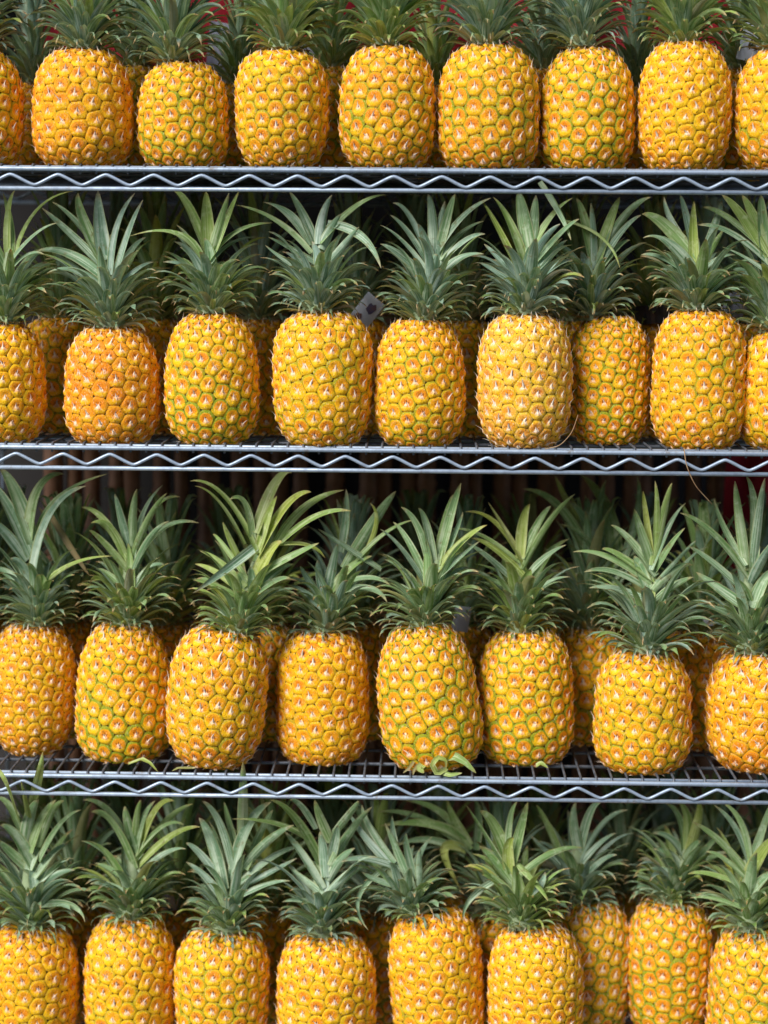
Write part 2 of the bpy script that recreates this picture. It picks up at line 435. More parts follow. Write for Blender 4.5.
def wprof(n, W, base=.75, p=.75):
    t = np.linspace(0, 1, n)
    return W*(base+(1-base)*np.sin(np.minimum(t/.35, 1)*math.pi/2))*(1-t**1.6)**p+.00025

def procedural(cr, seed, H, lean=(0, 0), tmax=1.0, n=70, tint=.35, tvar=.12, spread=1.0, base_r=.021, len_low=1.0, zcap=None, drytip=1.0, skip_front_top=False):
    rg = np.random.RandomState(seed)
    hs = .46*H; nlow = int(n*1.2)
    lx, ly = lean
    cr.stem(hs, base_r*.85, .005, (0, 0, -.006), (lx*hs, ly*hs, hs))
    order = [(.42*(i+.5)/nlow) for i in range(nlow)]+[.42+.58*(i+.5)/(n*.5) for i in range(int(n*.5))]
    # dry collar scales where the crown meets the fruit
    for i in range(22):
        ph = i*2.399963+rg.rand()*.3; L = .010+.012*rg.rand()
        d = np.array([math.cos(ph), math.sin(ph), 0]); P = []
        for k in range(5):
            t = k/4; P.append(d*(base_r*.8+L*t*.9)+np.array([0, 0, -.002+L*(.55*t-.5*t*t)]))
        cr.leaf_strip(P, wprof(5, .0032), (-d*.3+np.array([0, 0, 1])), .5, rg.rand(), .85, 1, chan=.3)
    for i, t in enumerate(order):
        if t > tmax: break
        ph = i*2.399963+seed
        d = np.array([math.cos(ph), math.sin(ph), 0])
        e0 = R(14+72*t**.8 + rg.randn()*6)
        if t < .5: L = (.040+.095*t)*len_low*(.8+.35*rg.rand())*spread
        else: L = H*(.42+.24*(t-.5)*2)*(.85+.3*rg.rand())
        curl = R((88-84*t)*(.6+.7*rg.rand()))*(1 if spread < 1.2 else 1.1)
        m = 10; z0 = hs*t**1.1; P = [np.array([lx*z0, ly*z0, z0])+d*(base_r*(1-.8*t))*.8]
        az = rg.randn()*.18
        for k in range(1, m):
            s_ = k/(m-1)
            e = e0+R(14)*(1-t)*math.sin(s_*math.pi*.9) - curl*s_**2.2
            dd = d*math.cos(az*s_)+np.array([-d[1], d[0], 0])*math.sin(az*s_)
            stp = dd*math.cos(e)+np.array([0, 0, math.sin(e)])
            stp += np.array([lx, ly, 0])*.35*t
            P.append(P[-1]+stp*L/(m-1))
        P = np.array(P)
        if zcap is not None: P[:, 2] = np.where(P[:, 2] > zcap, zcap-.15*(P[:, 2]-zcap), P[:, 2])
        W = (.0048+.0078*t)*(.75+.5*rg.rand())
        if t < .12: W *= .8
        cr.leaf_strip(P, wprof(m, W, .8, .8), -d*1.0+np.array([0, 0, .55]), min(1, max(0, tint+rg.randn()*tvar+(.35 if rg.rand() < .06 else 0))), rg.rand(), .0 if rg.rand() > .05 else .5, drytip*(1 if t < .45 else .3), chan=.45, twist=rg.randn()*.25)

# ------------------------------------------------------------------ shelf heights
TOPY = [170.6, 450.4, 780.0, 1082.0]
BOTY = [190.4, 470.9, 798.0, 1101.0]
ZS = [at(384, y, 0).z for y in TOPY]
ZB = [at(384, y, 0).z for y in BOTY]
DECK = .0046   # the fruit sinks a little between the wires
PERX = .0620

# ------------------------------------------------------------------ shelving unit
unit = empty('wire_shelving_unit', Matrix.Translation((0, .23, 0)))
tag(unit, 'galvanised wire shelving unit with zigzag truss edges carrying all the pineapples', 'shelving unit')
X0, X1 = -.80, .80
def loc(v): return (v[0], v[1]-.23, v[2])
for i in range(4):
    z, zb = ZS[i], ZB[i]
    phx = at([58.3, 63.3, 69.3, 60][i], TOPY[i]+6, 0).x
    m = MB()
    m.tube([loc((x, 0, z)) for x in np.linspace(X0, X1, 5)], .0031, 10)
    m.tube([loc((X0, .0085, z+.0022)), loc((X1, .0085, z+.0022))], .0024, 8)
    m.tube([loc((X0, .0015, zb)), loc((X1, .0015, zb))], .0029, 10)
    top = m.build('shelf', M['metal'], unit)
    top['label'] = ['top wire shelf', 'second wire shelf', 'third wire shelf', 'lowest wire shelf'][i]
    amp = .0066; zc = (z+zb)/2-.0016
    pts = []
    x = X0
    while x < X1:
        w = ((x-phx)/PERX) % 1.0
        tri = 1-4*w if w < .5 else -3+4*w
        tri = max(-1, min(1, tri*1.10)); tri = math.sin(tri*math.pi/2)*.22+tri*.78
        pts.append(loc((x, -.0012, zc+amp*tri))); x += PERX/20
    MB().tube(pts, .0022, 8).build('zigzag_wire', M['metal'], top)
    # rear truss
    m = MB()
    m.tube([loc((X0, .455, z)), loc((X1, .455, z))], .0031, 8)
    m.tube([loc((X0, .4535, zb)), loc((X1, .4535, zb))], .003, 8)
    rear = m.build('rear_rail', M['metal'], top)
    m = MB(); m.tube([(p[0], p[1]+.456, p[2]) for p in pts[::4]], .0026, 6); m.build('rear_zigzag_wire', M['metal'], top)
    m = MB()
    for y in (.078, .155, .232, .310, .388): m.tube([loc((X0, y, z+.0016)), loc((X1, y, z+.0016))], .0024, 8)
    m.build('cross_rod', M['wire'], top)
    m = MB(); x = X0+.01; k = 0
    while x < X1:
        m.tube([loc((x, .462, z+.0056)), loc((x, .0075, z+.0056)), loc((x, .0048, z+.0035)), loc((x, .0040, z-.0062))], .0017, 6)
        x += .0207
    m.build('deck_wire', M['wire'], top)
for x in (X0-.012, X1+.012):
    for y in (.006, .449):
        m = MB(); m.tube([loc((x, y, 0)), loc((x, y, 2.05))], .0127, 16)
        for j in range(80): m.tube([loc((x, y, .02+j*.0254)), loc((x, y, .0225+j*.0254))], .0131, 16)
        m.build('post', M['metal'], unit)
p = at(5, 600, .475); MB().tube([loc((p.x, .475, ZS[3])), loc((p.x, .475, ZS[0]+.02))], .0028, 8).build('upright_rod', M['metal'], unit)

# ------------------------------------------------------------------ front pineapples
# cx, width, top, bottom, Yc, tilt(deg, + leans right), green, greenlow, orange, white, spike, crown base px, hero leaves, words that set it apart
def P_(cx, w, top, Y, tilt=0, g=.45, gl=.3, o=.2, wh=.4, sp=1., cb=None, H=.215, tint=.35, leaves=(), feat='', spread=1.0, n=70, tmax=.55, N=122, shape=(2.7, 2.7), len_low=1.0, taper=None):
    return dict(cx=cx, w=w, top=top, Y=Y, tilt=tilt, g=g, gl=gl, o=o, wh=wh, sp=sp, cb=cb, H=H, tint=tint, leaves=leaves, feat=feat, spread=spread, n=n, tmax=tmax, N=N, shape=shape, len_low=len_low, taper=taper)

ROWS = [
 [ # top shelf
  P_(-24, 96, 50, .08, g=.35, feat='mostly cropped', tmax=1, tint=.3),
  P_(83, 101, 50, .085, g=.12, gl=.1, o=.32, feat='wide orange', tmax=1, tint=.35, cb=(84, 50), H=.20),
  P_(184, 92, 63, .085, g=.6, gl=.4, o=.1, feat='short yellow', tmax=1, tint=.32, cb=(172, 60), H=.23, spread=1.2),
  P_(281, 95, 51, .085, g=.4, o=.1, feat='scarred yellow', tmax=1, tint=.6, cb=(284, 50), H=.2),
  P_(388, 98, 47, .08, g=.6, feat='stocky', tmax=1, tint=.62, cb=(386, 47), H=.2),
  P_(489, 104, 45, .08, g=.65, gl=.2, o=.2, feat='broadest', tmax=1, tint=.3, cb=(487, 48), H=.22, spread=1.15),
  P_(587, 96, 48, .10, g=.7, feat='small-eyed green-lined', tmax=1, tint=.25, cb=(582, 48), H=.22, N=130),
  P_(684, 94, 42, .085, g=.1, gl=.1, o=.1, feat='clean yellow-orange', tmax=1, tint=.62, cb=(684, 45), H=.2),
  P_(784, 98, 48, .085, g=.4, feat='partly cropped', tmax=1, tint=.6, cb=(775, 48)),
 ],
 [ # second shelf
  P_(0, 92, 325, .085, g=.15, o=0, gl=0, feat='bright yellow half-cropped', cb=(5, 320), tint=.5,
     leaves=[(16,260,34,214,74,191,9,.8),(5,271,29,240,57,223,9,.3),(3,284,21,259,44,254,9,.3),(10,247,10,224,3,193,10,.8),(8,250,8,215,15,190,9,.9),(2,262,-14,230,-25,215,12,.6)]),
  P_(112, 95, 329, .085, g=.1, gl=0, o=.42, wh=.8, feat='rough orange-brown', cb=(112, 327), tint=.25, spread=1.1,
     leaves=[(104,253,100,224,98,190,18,.3),(99,253,83,219,78,193,14,.6),(96,260,70,234,42,208,13,.35),(99,250,75,221,52,202,12,.35),(101,276,70,254,36,251,12,.35),(99,287,75,270,47,273,10,.3),(112,263,117,227,135,193,10,.2),(117,271,128,234,143,200,10,.2),(120,276,130,253,146,237,12,.3),(117,289,135,271,154,262,10,.2)]),
  P_(212, 93, 315, .08, g=.5, gl=1.0, o=-.05, feat='lemon yellow and green-bottomed', cb=(212, 313), tint=.45,
     leaves=[(208,242,207,216,206,191,16,.9),(213,247,220,224,229,193,12,.6),(216,247,226,221,239,191,10,.7),(216,253,237,232,273,223,10,.7),(200,262,180,234,130,236,9,.7),(202,240,188,206,174,191,12,.8),(203,275,193,258,180,247,8,.4),(205,285,190,268,163,262,9,.3),(213,262,229,245,256,237,8,.4),(210,265,209,250,204,238,13,.5)]),
  P_(323, 100, 314, .075, g=.4, gl=.3, o=0, wh=.7, feat='plump yellow', cb=(318, 311), tint=.3,
     leaves=[(302,245,276,221,236,205,11,.5),(305,237,289,214,263,202,11,.4),(312,237,302,214,289,191,13,.4),(320,237,323,216,332,195,12,.3),(324,244,331,229,341,214,12,.4),(336,227,362,237,381,268,11,.3,-.05),(310,260,289,248,268,237,10,.3),(328,235,357,206,388,195,12,.6,.05),(331,260,346,242,359,227,8,.3),(302,271,281,258,265,245,8,.2),(319,275,318,258,312,241,13,.2),(326,282,328,270,327,262,11,.2)]),
  P_(419, 94, 321, .085, g=.45, o=.12, feat='even-eyed golden', cb=(423, 321), tint=.3,
     leaves=[(427,258,411,219,393,203,9,.3),(427,263,409,234,390,215,10,.3),(424,268,403,242,380,225,9,.3),(422,273,398,253,380,244,9,.3),(432,263,425,240,418,224,11,.2),(433,250,432,216,428,194,12,.3),(436,253,440,229,445,201,14,.25),(440,247,448,216,455,194,12,.4),(442,247,461,219,491,198,11,.4),(445,253,461,234,484,221,11,.4),(442,263,463,242,485,234,8,.3),(445,271,461,257,484,254,9,.3),(421,290,421,277,420,266,11,.4),(432,280,434,264,437,254,14,.2)]),
  P_(524, 97, 316, .07, g=.15, gl=.3, o=.15, wh=1.3, sp=1.25, feat='white-spiked', cb=(525, 314), tint=.2,
     leaves=[(515,263,497,227,482,201,11,.9),(523,260,510,224,493,197,15,.8),(528,242,522,211,518,191,17,.6),(531,245,534,219,536,195,14,.5),(536,242,552,216,573,198,11,.7),(545,190,560,214,571,240,7,.4,-.03),(539,258,560,234,579,219,9,.4),(536,271,552,253,567,240,10,.2),(534,260,544,240,560,224,10,.1),(534,287,552,268,573,260,10,.1),(521,289,497,273,480,263,10,.2),(518,281,500,260,484,244,9,.3),(526,273,528,258,531,245,12,.2),(520,300,519,290,514,280,10,.6)]),
  P_(609, 84, 317, .135, g=.75, gl=.4, o=.15, feat='slim green-lined', cb=(592, 316), tint=.3, N=118,
     leaves=[(602,255,625,216,651,197,11,.5),(599,255,610,221,620,197,13,.7),(602,263,620,234,641,215,10,.3),(594,258,593,227,591,203,9,.2),(591,253,584,219,576,198,13,.6),(573,224,602,237,620,268,8,.9,-.07),(599,271,615,250,630,240,10,.4),(590,285,588,270,589,256,12,.15),(585,275,572,255,560,245,9,.3)]),
  P_(699, 96, 312, .08, g=.5, gl=.2, o=.25, feat='rusty-topped orange', cb=(697, 310), tint=.42, 
     leaves=[(690,253,664,224,642,214,16,.6),(690,266,667,241,643,238,13,.4),(688,276,664,259,641,255,9,.3),(683,240,670,219,664,197,10,.2),(693,248,686,216,680,195,10,.3),(694,263,693,232,694,201,12,1.0),(698,271,711,250,724,229,10,.6),(698,276,716,260,735,255,8,.4),(702,262,715,225,722,200,11,.3,.05)]),
  P_(786, 100, 332, .085, g=.4, gl=.3, o=.05, feat='large half-cropped', cb=(775, 328), tint=.5,
     leaves=[(763,260,732,234,698,225,12,.5),(761,247,742,216,722,195,13,.8),(758,245,729,219,703,207,12,.6),(763,242,753,216,742,195,14,.8),(765,250,762,216,761,195,14,.6),(767,273,745,258,722,247,10,.4),(767,289,748,273,724,267,9,.3),(775,255,782,225,795,200,14,.6)]),
 ],
 [ # third shelf
  P_(33, 86, 628, .115, g=.15, gl=0, o=.22, wh=.8, feat='orange dull-lined', cb=(38, 625), tint=.22, len_low=.9,
     leaves=[(29,533,16,494,0,468,18,.35),(31,528,39,489,64,474,18,.45),(26,546,8,507,-8,483,16,.2),(21,554,5,533,-10,520,14,.2),(42,528,57,499,107,474,10,.5),(34,577,49,517,86,486,20,.1),(49,580,73,563,112,556,6,.8,-.05),(57,525,73,551,89,575,8,.4,.0,.8),(29,585,22,567,10,559,16,.15),(24,590,10,575,-6,568,12,.3),(40,592,42,582,41,574,13,.5)]),
  P_(124, 96, 627, .095, g=.55, gl=.9, o=.0, feat='squat green-bottomed yellow', cb=(128, 624), tint=.38,
     leaves=[(122,551,104,520,81,507,9,.7),(128,546,120,515,115,494,11,.3),(132,546,133,515,137,489,11,.4),(135,551,143,515,163,485,10,.3),(135,554,148,520,167,493,9,.6),(141,538,156,507,180,497,8,.5),(122,554,109,528,91,523,12,.7),(122,564,104,543,89,530,9,.7),(138,564,161,530,199,523,9,.4),(135,572,148,541,169,521,9,.3),(135,588,148,569,165,565,9,.2),(125,590,109,575,96,569,9,.5),(131,585,130,564,128,543,10,.6)]),
  P_(218, 101, 634, .055, tilt=5, g=.35, gl=.3, o=.18, wh=.7, sp=1.2, feat='right-leaning bleached-crowned', cb=(236, 640), tint=.42, H=.22,
     leaves=[(252,543,224,496,190,481,8,.7),(239,535,219,502,195,486,6,.7),(251,535,245,504,229,500,9,.6),(260,522,276,483,292,473,16,.55,.03,.25),(263,546,286,507,311,492,17,1),(260,543,268,517,277,496,12,.85),(281,538,305,507,344,490,10,.6),(284,541,315,517,351,511,10,.7),(284,545,307,545,325,558,6,1),(268,569,292,556,319,543,11,.6),(258,575,268,554,282,541,18,.9),(252,549,229,567,193,593,12,.15,-.06),(242,572,224,546,213,534,6,.6),(239,559,229,538,223,522,8,.7),(239,580,219,561,200,551,7,.7),(237,588,216,572,195,564,8,.8),(239,598,213,585,193,580,8,.5),(258,590,276,572,294,564,9,.4),(255,595,273,582,290,578,9,.3),(245,592,243,580,236,572,12,.5),(252,588,252,577,250,566,11,.3)]),
  P_(322, 95, 634, .095, g=.15, gl=.2, o=.2, wh=.5, feat='dark-eyed straight-sided', cb=(322, 633), tint=.25, shape=(3.4, 3.4),
     leaves=[(342,543,346,517,346,489,10,.3),(351,559,375,520,396,491,15,.4),(364,554,376,525,370,503,6,1),(357,561,383,535,414,520,8,.5),(372,564,344,546,318,529,9,.4,-.03),(328,590,333,564,338,543,12,.2),(323,593,319,575,318,560,10,.1),(333,590,349,569,372,556,12,.7),(338,588,364,578,390,585,9,.4),(338,593,367,588,387,602,9,.3),(320,606,305,593,290,585,9,.1),(321,600,308,580,300,566,9,.1),(327,604,326,594,323,586,11,.4)]),
  P_(429, 104, 630, .06, tilt=-7.5, taper=.16, g=.75, gl=.2, o=.1, feat='tilted round-bottomed green-netted', cb=(422, 630), tint=.35, 
     leaves=[(429,569,419,530,401,507,10,.4),(433,564,427,528,418,508,11,.25),(424,575,409,543,393,522,9,.3),(422,580,403,551,380,529,9,.2),(440,556,450,517,461,483,13,.4),(439,554,445,523,453,494,11,.5),(440,564,453,538,463,512,8,.2),(439,569,461,543,487,525,12,.7),(437,577,458,559,480,541,12,.2),(435,590,450,575,469,567,8,.3),(429,595,428,569,426,546,13,.6),(426,603,419,590,411,575,8,.5)]),
  P_(526, 97, 634, .105, g=.7, gl=.9, o=.1, feat='green-sided yellow-tipped', cb=(520, 632), tint=.42,
     leaves=[(518,556,495,523,465,512,12,.95),(518,551,502,525,488,502,7,.8,.02,.3),(510,556,482,536,453,529,7,.6),(521,575,497,551,471,538,12,.8),(521,549,523,522,530,504,13,.9),(526,549,539,522,551,506,10,.5),(528,559,549,522,575,494,8,.6),(534,569,547,556,566,545,9,.3),(534,595,549,582,570,577,6,.2),(510,577,487,556,467,543,7,.4),(515,582,492,569,471,564,8,.5),(515,593,492,580,471,575,8,.5),(521,595,526,580,531,569,14,.6),(522,606,520,596,516,588,11,.4)]),
  P_(642, 100, 656, .07, g=.45, gl=.3, o=.22, sp=1.1, feat='low wide-crowned orange', cb=(648, 652), tint=.25, spread=1.35, H=.23, 
     leaves=[(654,554,657,515,655,481,8,.7),(655,554,664,512,672,483,11,.6),(655,559,670,525,686,503,10,.2),(651,564,641,533,634,509,13,.4),(649,567,630,541,611,525,14,.4),(657,567,670,546,685,528,9,.4),(641,577,607,556,573,552,8,.4),(643,588,615,572,584,572,9,.3),(646,575,620,556,602,549,11,.5),(659,580,683,554,696,541,5,.3),(659,585,675,569,693,565,10,.3),(659,598,675,585,693,577,9,.3),(641,598,615,588,589,588,9,.2),(650,598,651,586,651,575,11,.8),(651,556,646,517,643,491,8,.9),(646,585,640,568,634,556,14,.3),(648,608,646,598,641,590,12,.2)]),
  P_(758, 103, 656, .08, g=.1, gl=.1, o=.28, wh=.7, sp=1.2, feat='deep orange, edge-cropped', cb=(752, 652), tint=.3, H=.23,
     leaves=[(745,575,714,535,680,513,14,.5),(745,559,739,517,735,481,12,.5),(753,564,754,509,746,476,13,.3),(754,559,759,515,765,478,12,.3),(742,590,714,564,688,546,12,.4),(740,603,719,588,696,572,12,.4),(754,577,763,559,776,538,14,.2),(755,601,763,582,774,569,15,.4),(740,619,716,608,696,606,9,.3),(740,556,724,528,714,499,9,.4,.06),(748,602,742,588,733,580,13,.5),(751,622,755,610,762,602,12,.4)]),
 ],
 [ # bottom shelf
  P_(31, 95, 932, .085, g=.15, gl=0, o=.1, feat='dark-crowned, rail-poking', cb=(33, 928), tint=.3, spread=1.25, H=.22,
     leaves=[(33,800,39,776,43,752,11,.7,-.10),(18,818,8,789,-2,768,10,.8,-.08),(21,831,10,807,-3,798,10,.5),(29,820,25,800,21,781,8,.8,-.09),(26,836,30,815,39,799,15,.4),(33,844,42,818,56,800,11,.5),(44,852,60,825,81,810,10,.4),(42,838,52,812,64,801,9,.6),(29,859,16,836,0,825,15,.3),(30,865,35,851,42,841,13,.3),(39,872,52,854,68,844,9,.3),(26,867,10,852,-2,840,12,.3),(39,888,55,875,75,870,9,.3),(39,883,52,870,69,859,10,.2),(42,906,70,905,85,922,9,.3,-.03),(34,885,33,874,30,866,12,.2)]),
  P_(130, 94, 922, .09, g=.3, gl=.2, o=.12, feat='narrow-shouldered', cb=(131, 920), tint=.36,
     leaves=[(122,836,107,810,83,800,11,.5),(130,859,112,823,91,812,13,.5),(134,846,128,825,125,806,13,.5),(135,836,137,815,141,800,8,.6),(137,846,143,820,155,801,10,.4),(143,841,156,810,174,801,11,.8),(141,852,167,820,193,804,8,.6),(138,854,161,828,184,825,8,.5),(146,859,172,836,200,827,12,.7),(146,867,167,852,186,849,7,.2),(122,870,102,850,81,841,6,.4),(128,880,112,870,95,863,8,.4),(128,896,109,885,90,884,8,.3),(137,893,138,883,141,874,11,.3)]),
  P_(223, 96, 936, .08, g=.5, gl=.2, o=.05, feat='tall silvery-leaved', cb=(226, 932), tint=.18, H=.23,
     leaves=[(229,859,219,823,202,801,12,.25),(221,878,211,841,199,818,15,.25),(242,836,243,797,243,762,13,.4,-.10),(234,872,247,828,271,802,17,.2),(236,849,229,823,224,802,8,.4),(247,865,268,841,294,825,11,.3),(247,878,273,857,303,846,10,.2),(245,885,271,872,297,858,8,.2),(216,875,200,854,186,843,10,.2),(219,896,206,878,186,862,11,.2),(242,896,266,885,290,881,8,.2),(232,896,242,883,251,875,10,.3),(250,859,263,828,273,810,10,.4),(226,905,225,895,222,886,11,.2)]),
  P_(326, 99, 940, .075, g=.3, gl=.2, o=.15, wh=.6, feat='tall scaly-necked blue-green-crowned', cb=(322, 936), tint=.15, H=.23, spread=.9,
     leaves=[(315,854,294,818,270,800,16,.5,-.02),(302,836,276,823,232,819,7,.6),(312,823,301,806,290,800,8,.4),(328,836,320,818,315,800,12,.4),(325,870,323,849,320,831,13,.15),(318,880,302,854,284,831,11,.3),(336,831,351,812,359,801,9,.4),(336,857,351,831,372,807,11,.3),(332,854,336,838,338,825,12,.1),(332,875,341,859,355,848,11,.3),(318,891,302,878,289,867,9,.3),(333,888,346,875,359,865,9,.2),(315,904,299,900,282,902,6,.3),(324,895,325,884,326,874,12,.1),(322,908,321,898,319,890,11,.2)]),
  P_(437, 95, 917, .085, tilt=-4, g=.25, gl=.2, o=.1, feat='left-bent-crowned', cb=(418, 914), tint=.2, H=.17, 
     leaves=[(397,854,393,833,392,816,8,.2),(385,859,364,836,349,812,9,.2),(388,854,370,828,362,805,9,.3),(413,872,407,849,406,833,9,.3),(419,880,419,862,420,849,8,.2),(393,867,367,859,341,862,10,.2),(396,885,377,880,362,872,8,.2),(383,872,359,896,368,930,6,.4,-.04),(409,880,398,854,385,823,11,.3),(422,893,429,883,440,878,7,.6),(405,885,388,875,372,880,9,.3),(410,895,396,888,380,893,8,.3)]),
  P_(535, 95, 931, .065, g=.2, gl=.2, o=0, wh=.7, feat='bright yellow loose-crowned', cb=(524, 925), tint=.5, H=.2,
     leaves=[(508,862,495,828,480,811,16,.6),(513,859,521,828,528,802,13,.5),(508,849,510,820,517,802,8,.5),(505,867,484,833,466,805,6,.5),(513,885,495,862,479,846,13,.5),(513,898,495,880,482,875,11,.5),(510,872,508,849,514,838,14,.9),(528,870,554,852,583,848,8,.4),(518,865,536,883,548,901,9,.6,-.05),(492,883,471,898,463,921,8,.3,-.03),(520,898,520,885,517,872,12,.5),(530,900,540,886,545,872,10,.2)]),
  P_(588, 86, 906, .165, g=.8, gl=.3, o=.2, wh=.9, sp=1.3, feat='spiky half-hidden', cb=(580, 905), tint=.15, N=110,
     leaves=[(581,854,574,826,576,802,12,.3),(581,849,589,815,602,802,11,.3),(584,859,602,825,628,810,8,.2),(581,865,597,846,616,833,8,.1),(562,859,547,825,536,805,10,.5),(565,870,547,852,531,836,8,.2),(583,880,600,862,617,855,8,.1),(572,878,571,862,570,850,13,.1)]),
  P_(669, 86, 906, .15, g=.75, gl=.3, o=.25, feat='shaded set-back amber', cb=(668, 902), tint=.3, N=112,
     leaves=[(683,849,680,820,664,802,9,.5),(685,849,688,820,677,801,12,.6),(688,854,698,820,698,802,12,.9),(685,859,672,840,653,833,11,.3),(680,867,670,854,653,849,10,.3),(677,880,664,870,646,870,8,.3),(685,865,692,849,701,841,12,.4),(677,906,679,896,680,885,8,.8),(690,870,705,850,720,835,9,.4)]),
  P_(756, 100, 934, .085, g=.6, gl=.3, o=.2, feat='straight-columned broad-leaved', cb=(750, 930), tint=.45, H=.22, shape=(3.2, 3.2),
     leaves=[(745,872,722,844,693,822,12,.5),(745,878,724,859,706,852,8,.5),(742,888,714,875,688,874,8,.7),(748,857,742,825,722,802,8,.5),(745,854,735,828,714,805,9,.2),(748,878,761,854,776,836,17,.8),(737,906,714,898,690,898,6,.5),(750,895,762,880,775,872,12,.4),(752,860,763,828,770,805,10,.4)]),
 ],
]
SHELF = ['top shelf', 'second shelf', 'third shelf', 'bottom shelf']
ORD = ['first', 'second', 'third', 'fourth', 'fifth', 'sixth', 'seventh', 'eighth', 'ninth', 'tenth']
GROUP = 'whole pineapples standing on the wire shelves'

def props(o, d):
    o['green'] = float(d['g']); o['greenlow'] = float(d['gl']); o['orange'] = float(d['o']); o['white'] = float(d['wh'])

def bez(b, m, t, n):
    # quadratic curve through the middle point
    c = 2*m-.5*b-.5*t
    T = np.linspace(0, 1, n)[:, None]
    return (1-T)**2*b+2*T*(1-T)*c+T**2*t

for ri, row in enumerate(ROWS):
    zd = ZS[ri]+DECK
    for k, d in enumerate(row):
        seed = ri*20+k+1
        rg = np.random.RandomState(seed*7+3)
        Y = d['Y']-(.028 if ri < 2 else -.004); ymid = d['top']+65
        c = at(d['cx'], ymid, Y)
        rad = d['w']/2*pxm(d['cx'], ymid, Y)*.975
        ztop = at(d['cx'], d['top'], Y-.35*rad).z
        H = max(ztop-zd, .12)
        tl = R(d['tilt'])
        dxb = math.sin(tl)*H/2
        Mx = Matrix.Translation((c.x-dxb, Y, zd+(abs(math.sin(tl))*rad*.45))) @ Matrix.Rotation(tl, 4, 'Y')
        root = empty('pineapple', Mx)
        pl, pu = d['shape']
        bd = body_data(seed, rad, H, d['N'], pl+rg.uniform(-.3, .3), pu+rg.uniform(-.3, .3), rg.uniform(.36, .46), rg.uniform(.46, .54), d['sp'], rg.uniform(.42, .52), d['taper'] if d['taper'] is not None else rg.uniform(-.08, .13))
        body = body_obj('fruit', root, bd)
        body.rotation_euler.z = 0
        props(body, d)
        # crown
        cr = Crown()
        Minv = Mx.inverted()
        cb = d['cb'] or (d['cx'], d['top'])
        base_w = at(cb[0], cb[1], Y); base = Minv @ base_w
        base.z = max(min(base.z, H+.004), H-.004); base.y *= .3
        if d['leaves']:
            tops = sorted(d['leaves'], key=lambda q: q[1])[:5]
            ax = np.mean([q[0] for q in tops]); ay = np.mean([q[1] for q in tops])
            pt = Minv @ at(ax, ay, Y)
            v = pt-base; lean = (v.x/max(v.z, .03), 0)
        else: lean = (rg.uniform(-.08, .08), rg.uniform(-.08, .02))
        if ri == 3 and k == 4: lean = (lean[0]*1.5, 0)
        hc = d['H']
        gap = (ZS[ri-1]-.012-zd-H) if ri > 0 else None
        if gap: hc = min(hc, gap+.01)
        procedural(cr, seed, hc, lean, d['tmax'], d['n'], d['tint']-(.12 if ri < 2 else -.04), .17, d['spread'], min(.027, rad*.42), d['len_low'], zcap=gap)
        off = np.array(base)-np.array([0, 0, H])
        cr.v = [(a+off[0], b+off[1], z+H+off[2]) for a, b, z in cr.v]
        for lf in d['leaves']:
            bx, by, mx, my, tx, ty, w, tint = lf[:8]
            dy = lf[8] if len(lf) > 8 else None
            dry = lf[9] if len(lf) > 9 else 0
            frac = max(0, min(1, (cb[1]-by)/max(cb[1]-min(q[1] for q in d['leaves']), 30)))
            yb = Y-.020*(1-frac)-.004
            out = abs(tx-bx)/60.
            if dy is None: dy = rg.uniform(-.035, .03)*min(1, out+.5)
            yt = yb+dy; ym = yb+dy*.45
            if ri > 0 and lf[5] < TOPY[ri-1]+30 and dy > -.07: yt = max(yt, .03)
            if dy < -.07: yt = -.016; ym = max(yb+dy*.55, -.004) if my > BOTY[ri-1]-2 else -.014
            B = np.array(Minv @ at(bx, by, yb)); Mm = np.array(Minv @ at(mx, my, ym)); Tt = np.array(Minv @ at(tx, ty, yt))
            L0 = np.linalg.norm(Mm-B)
            B = B-(Mm-B)/max(L0, 1e-5)*min(.016, .35*L0)      # root the leaf inside the crown
            Pts = bez(B, Mm, Tt, 14)
            wm = w*pxm(mx, my, ym)/2*.96
            # upright leaves show their outer face; side leaves their inner, upper face
            side = np.sign(tx-bx)*min(1, abs(tx-bx)/45)
            N = np.array([-side*.75, .85 if rg.rand() < .35 else -.85, .75*abs(side)])
            if N[1] > 0: N = N*np.array([1, 1, -1])
            cr.leaf_strip(Pts, wprof(14, wm, .70, .72), N, min(1, max(0, tint*.93-(.08 if ri < 2 else -.04)+rg.randn()*.05)), rg.rand(), dry, .35, chan=.42, twist=rg.randn()*.22)
        cr.build('crown', root)
        side_ = f'{ORD[k]} from left in front row of {SHELF[ri]}'
        tag(root, f"{d['feat']} pineapple, {ORD[k]} from left at front of {SHELF[ri]}", 'pineapple', GROUP)

# the curled sprouts under the tilted fruit of the third shelf
tilted = [o for o in bpy.data.objects if o.type == 'EMPTY' and 'tilted round-bottomed' in o.get('label', '')][0]
Mi = tilted.matrix_world.inverted() if False else None
bpy.context.view_layer.update()
Mi = tilted.matrix_world.inverted()
cr = Crown()
def spr(pts, w, tint, dry=0, N=(0, -1, .4)):
    P = [np.array(Mi @ at(x, y, Y)) for x, y, Y in pts]
    T = np.linspace(0, len(P)-1, 14); Pi = np.array([[np.interp(t, range(len(P)), [p[a] for p in P]) for a in range(3)] for t in T])
    cr.leaf_strip(Pi, wprof(14, w*.00132/2, .7, .6), N, tint, random.random(), dry, .2, chan=.3)
spr([(443, 757, 0.008), (455, 756, 0.000), (465, 762, -0.004), (476, 773, -0.006)], 9, .6)
spr([(447, 768, 0.008), (437, 774, -0.002), (432, 764, -0.006), (438, 757, -0.006), (446, 760, -0.006), (446, 768, -0.004)], 6, .85)
spr([(440, 772, 0.008), (450, 775, -0.002), (462, 773, -0.004)], 5, .7)
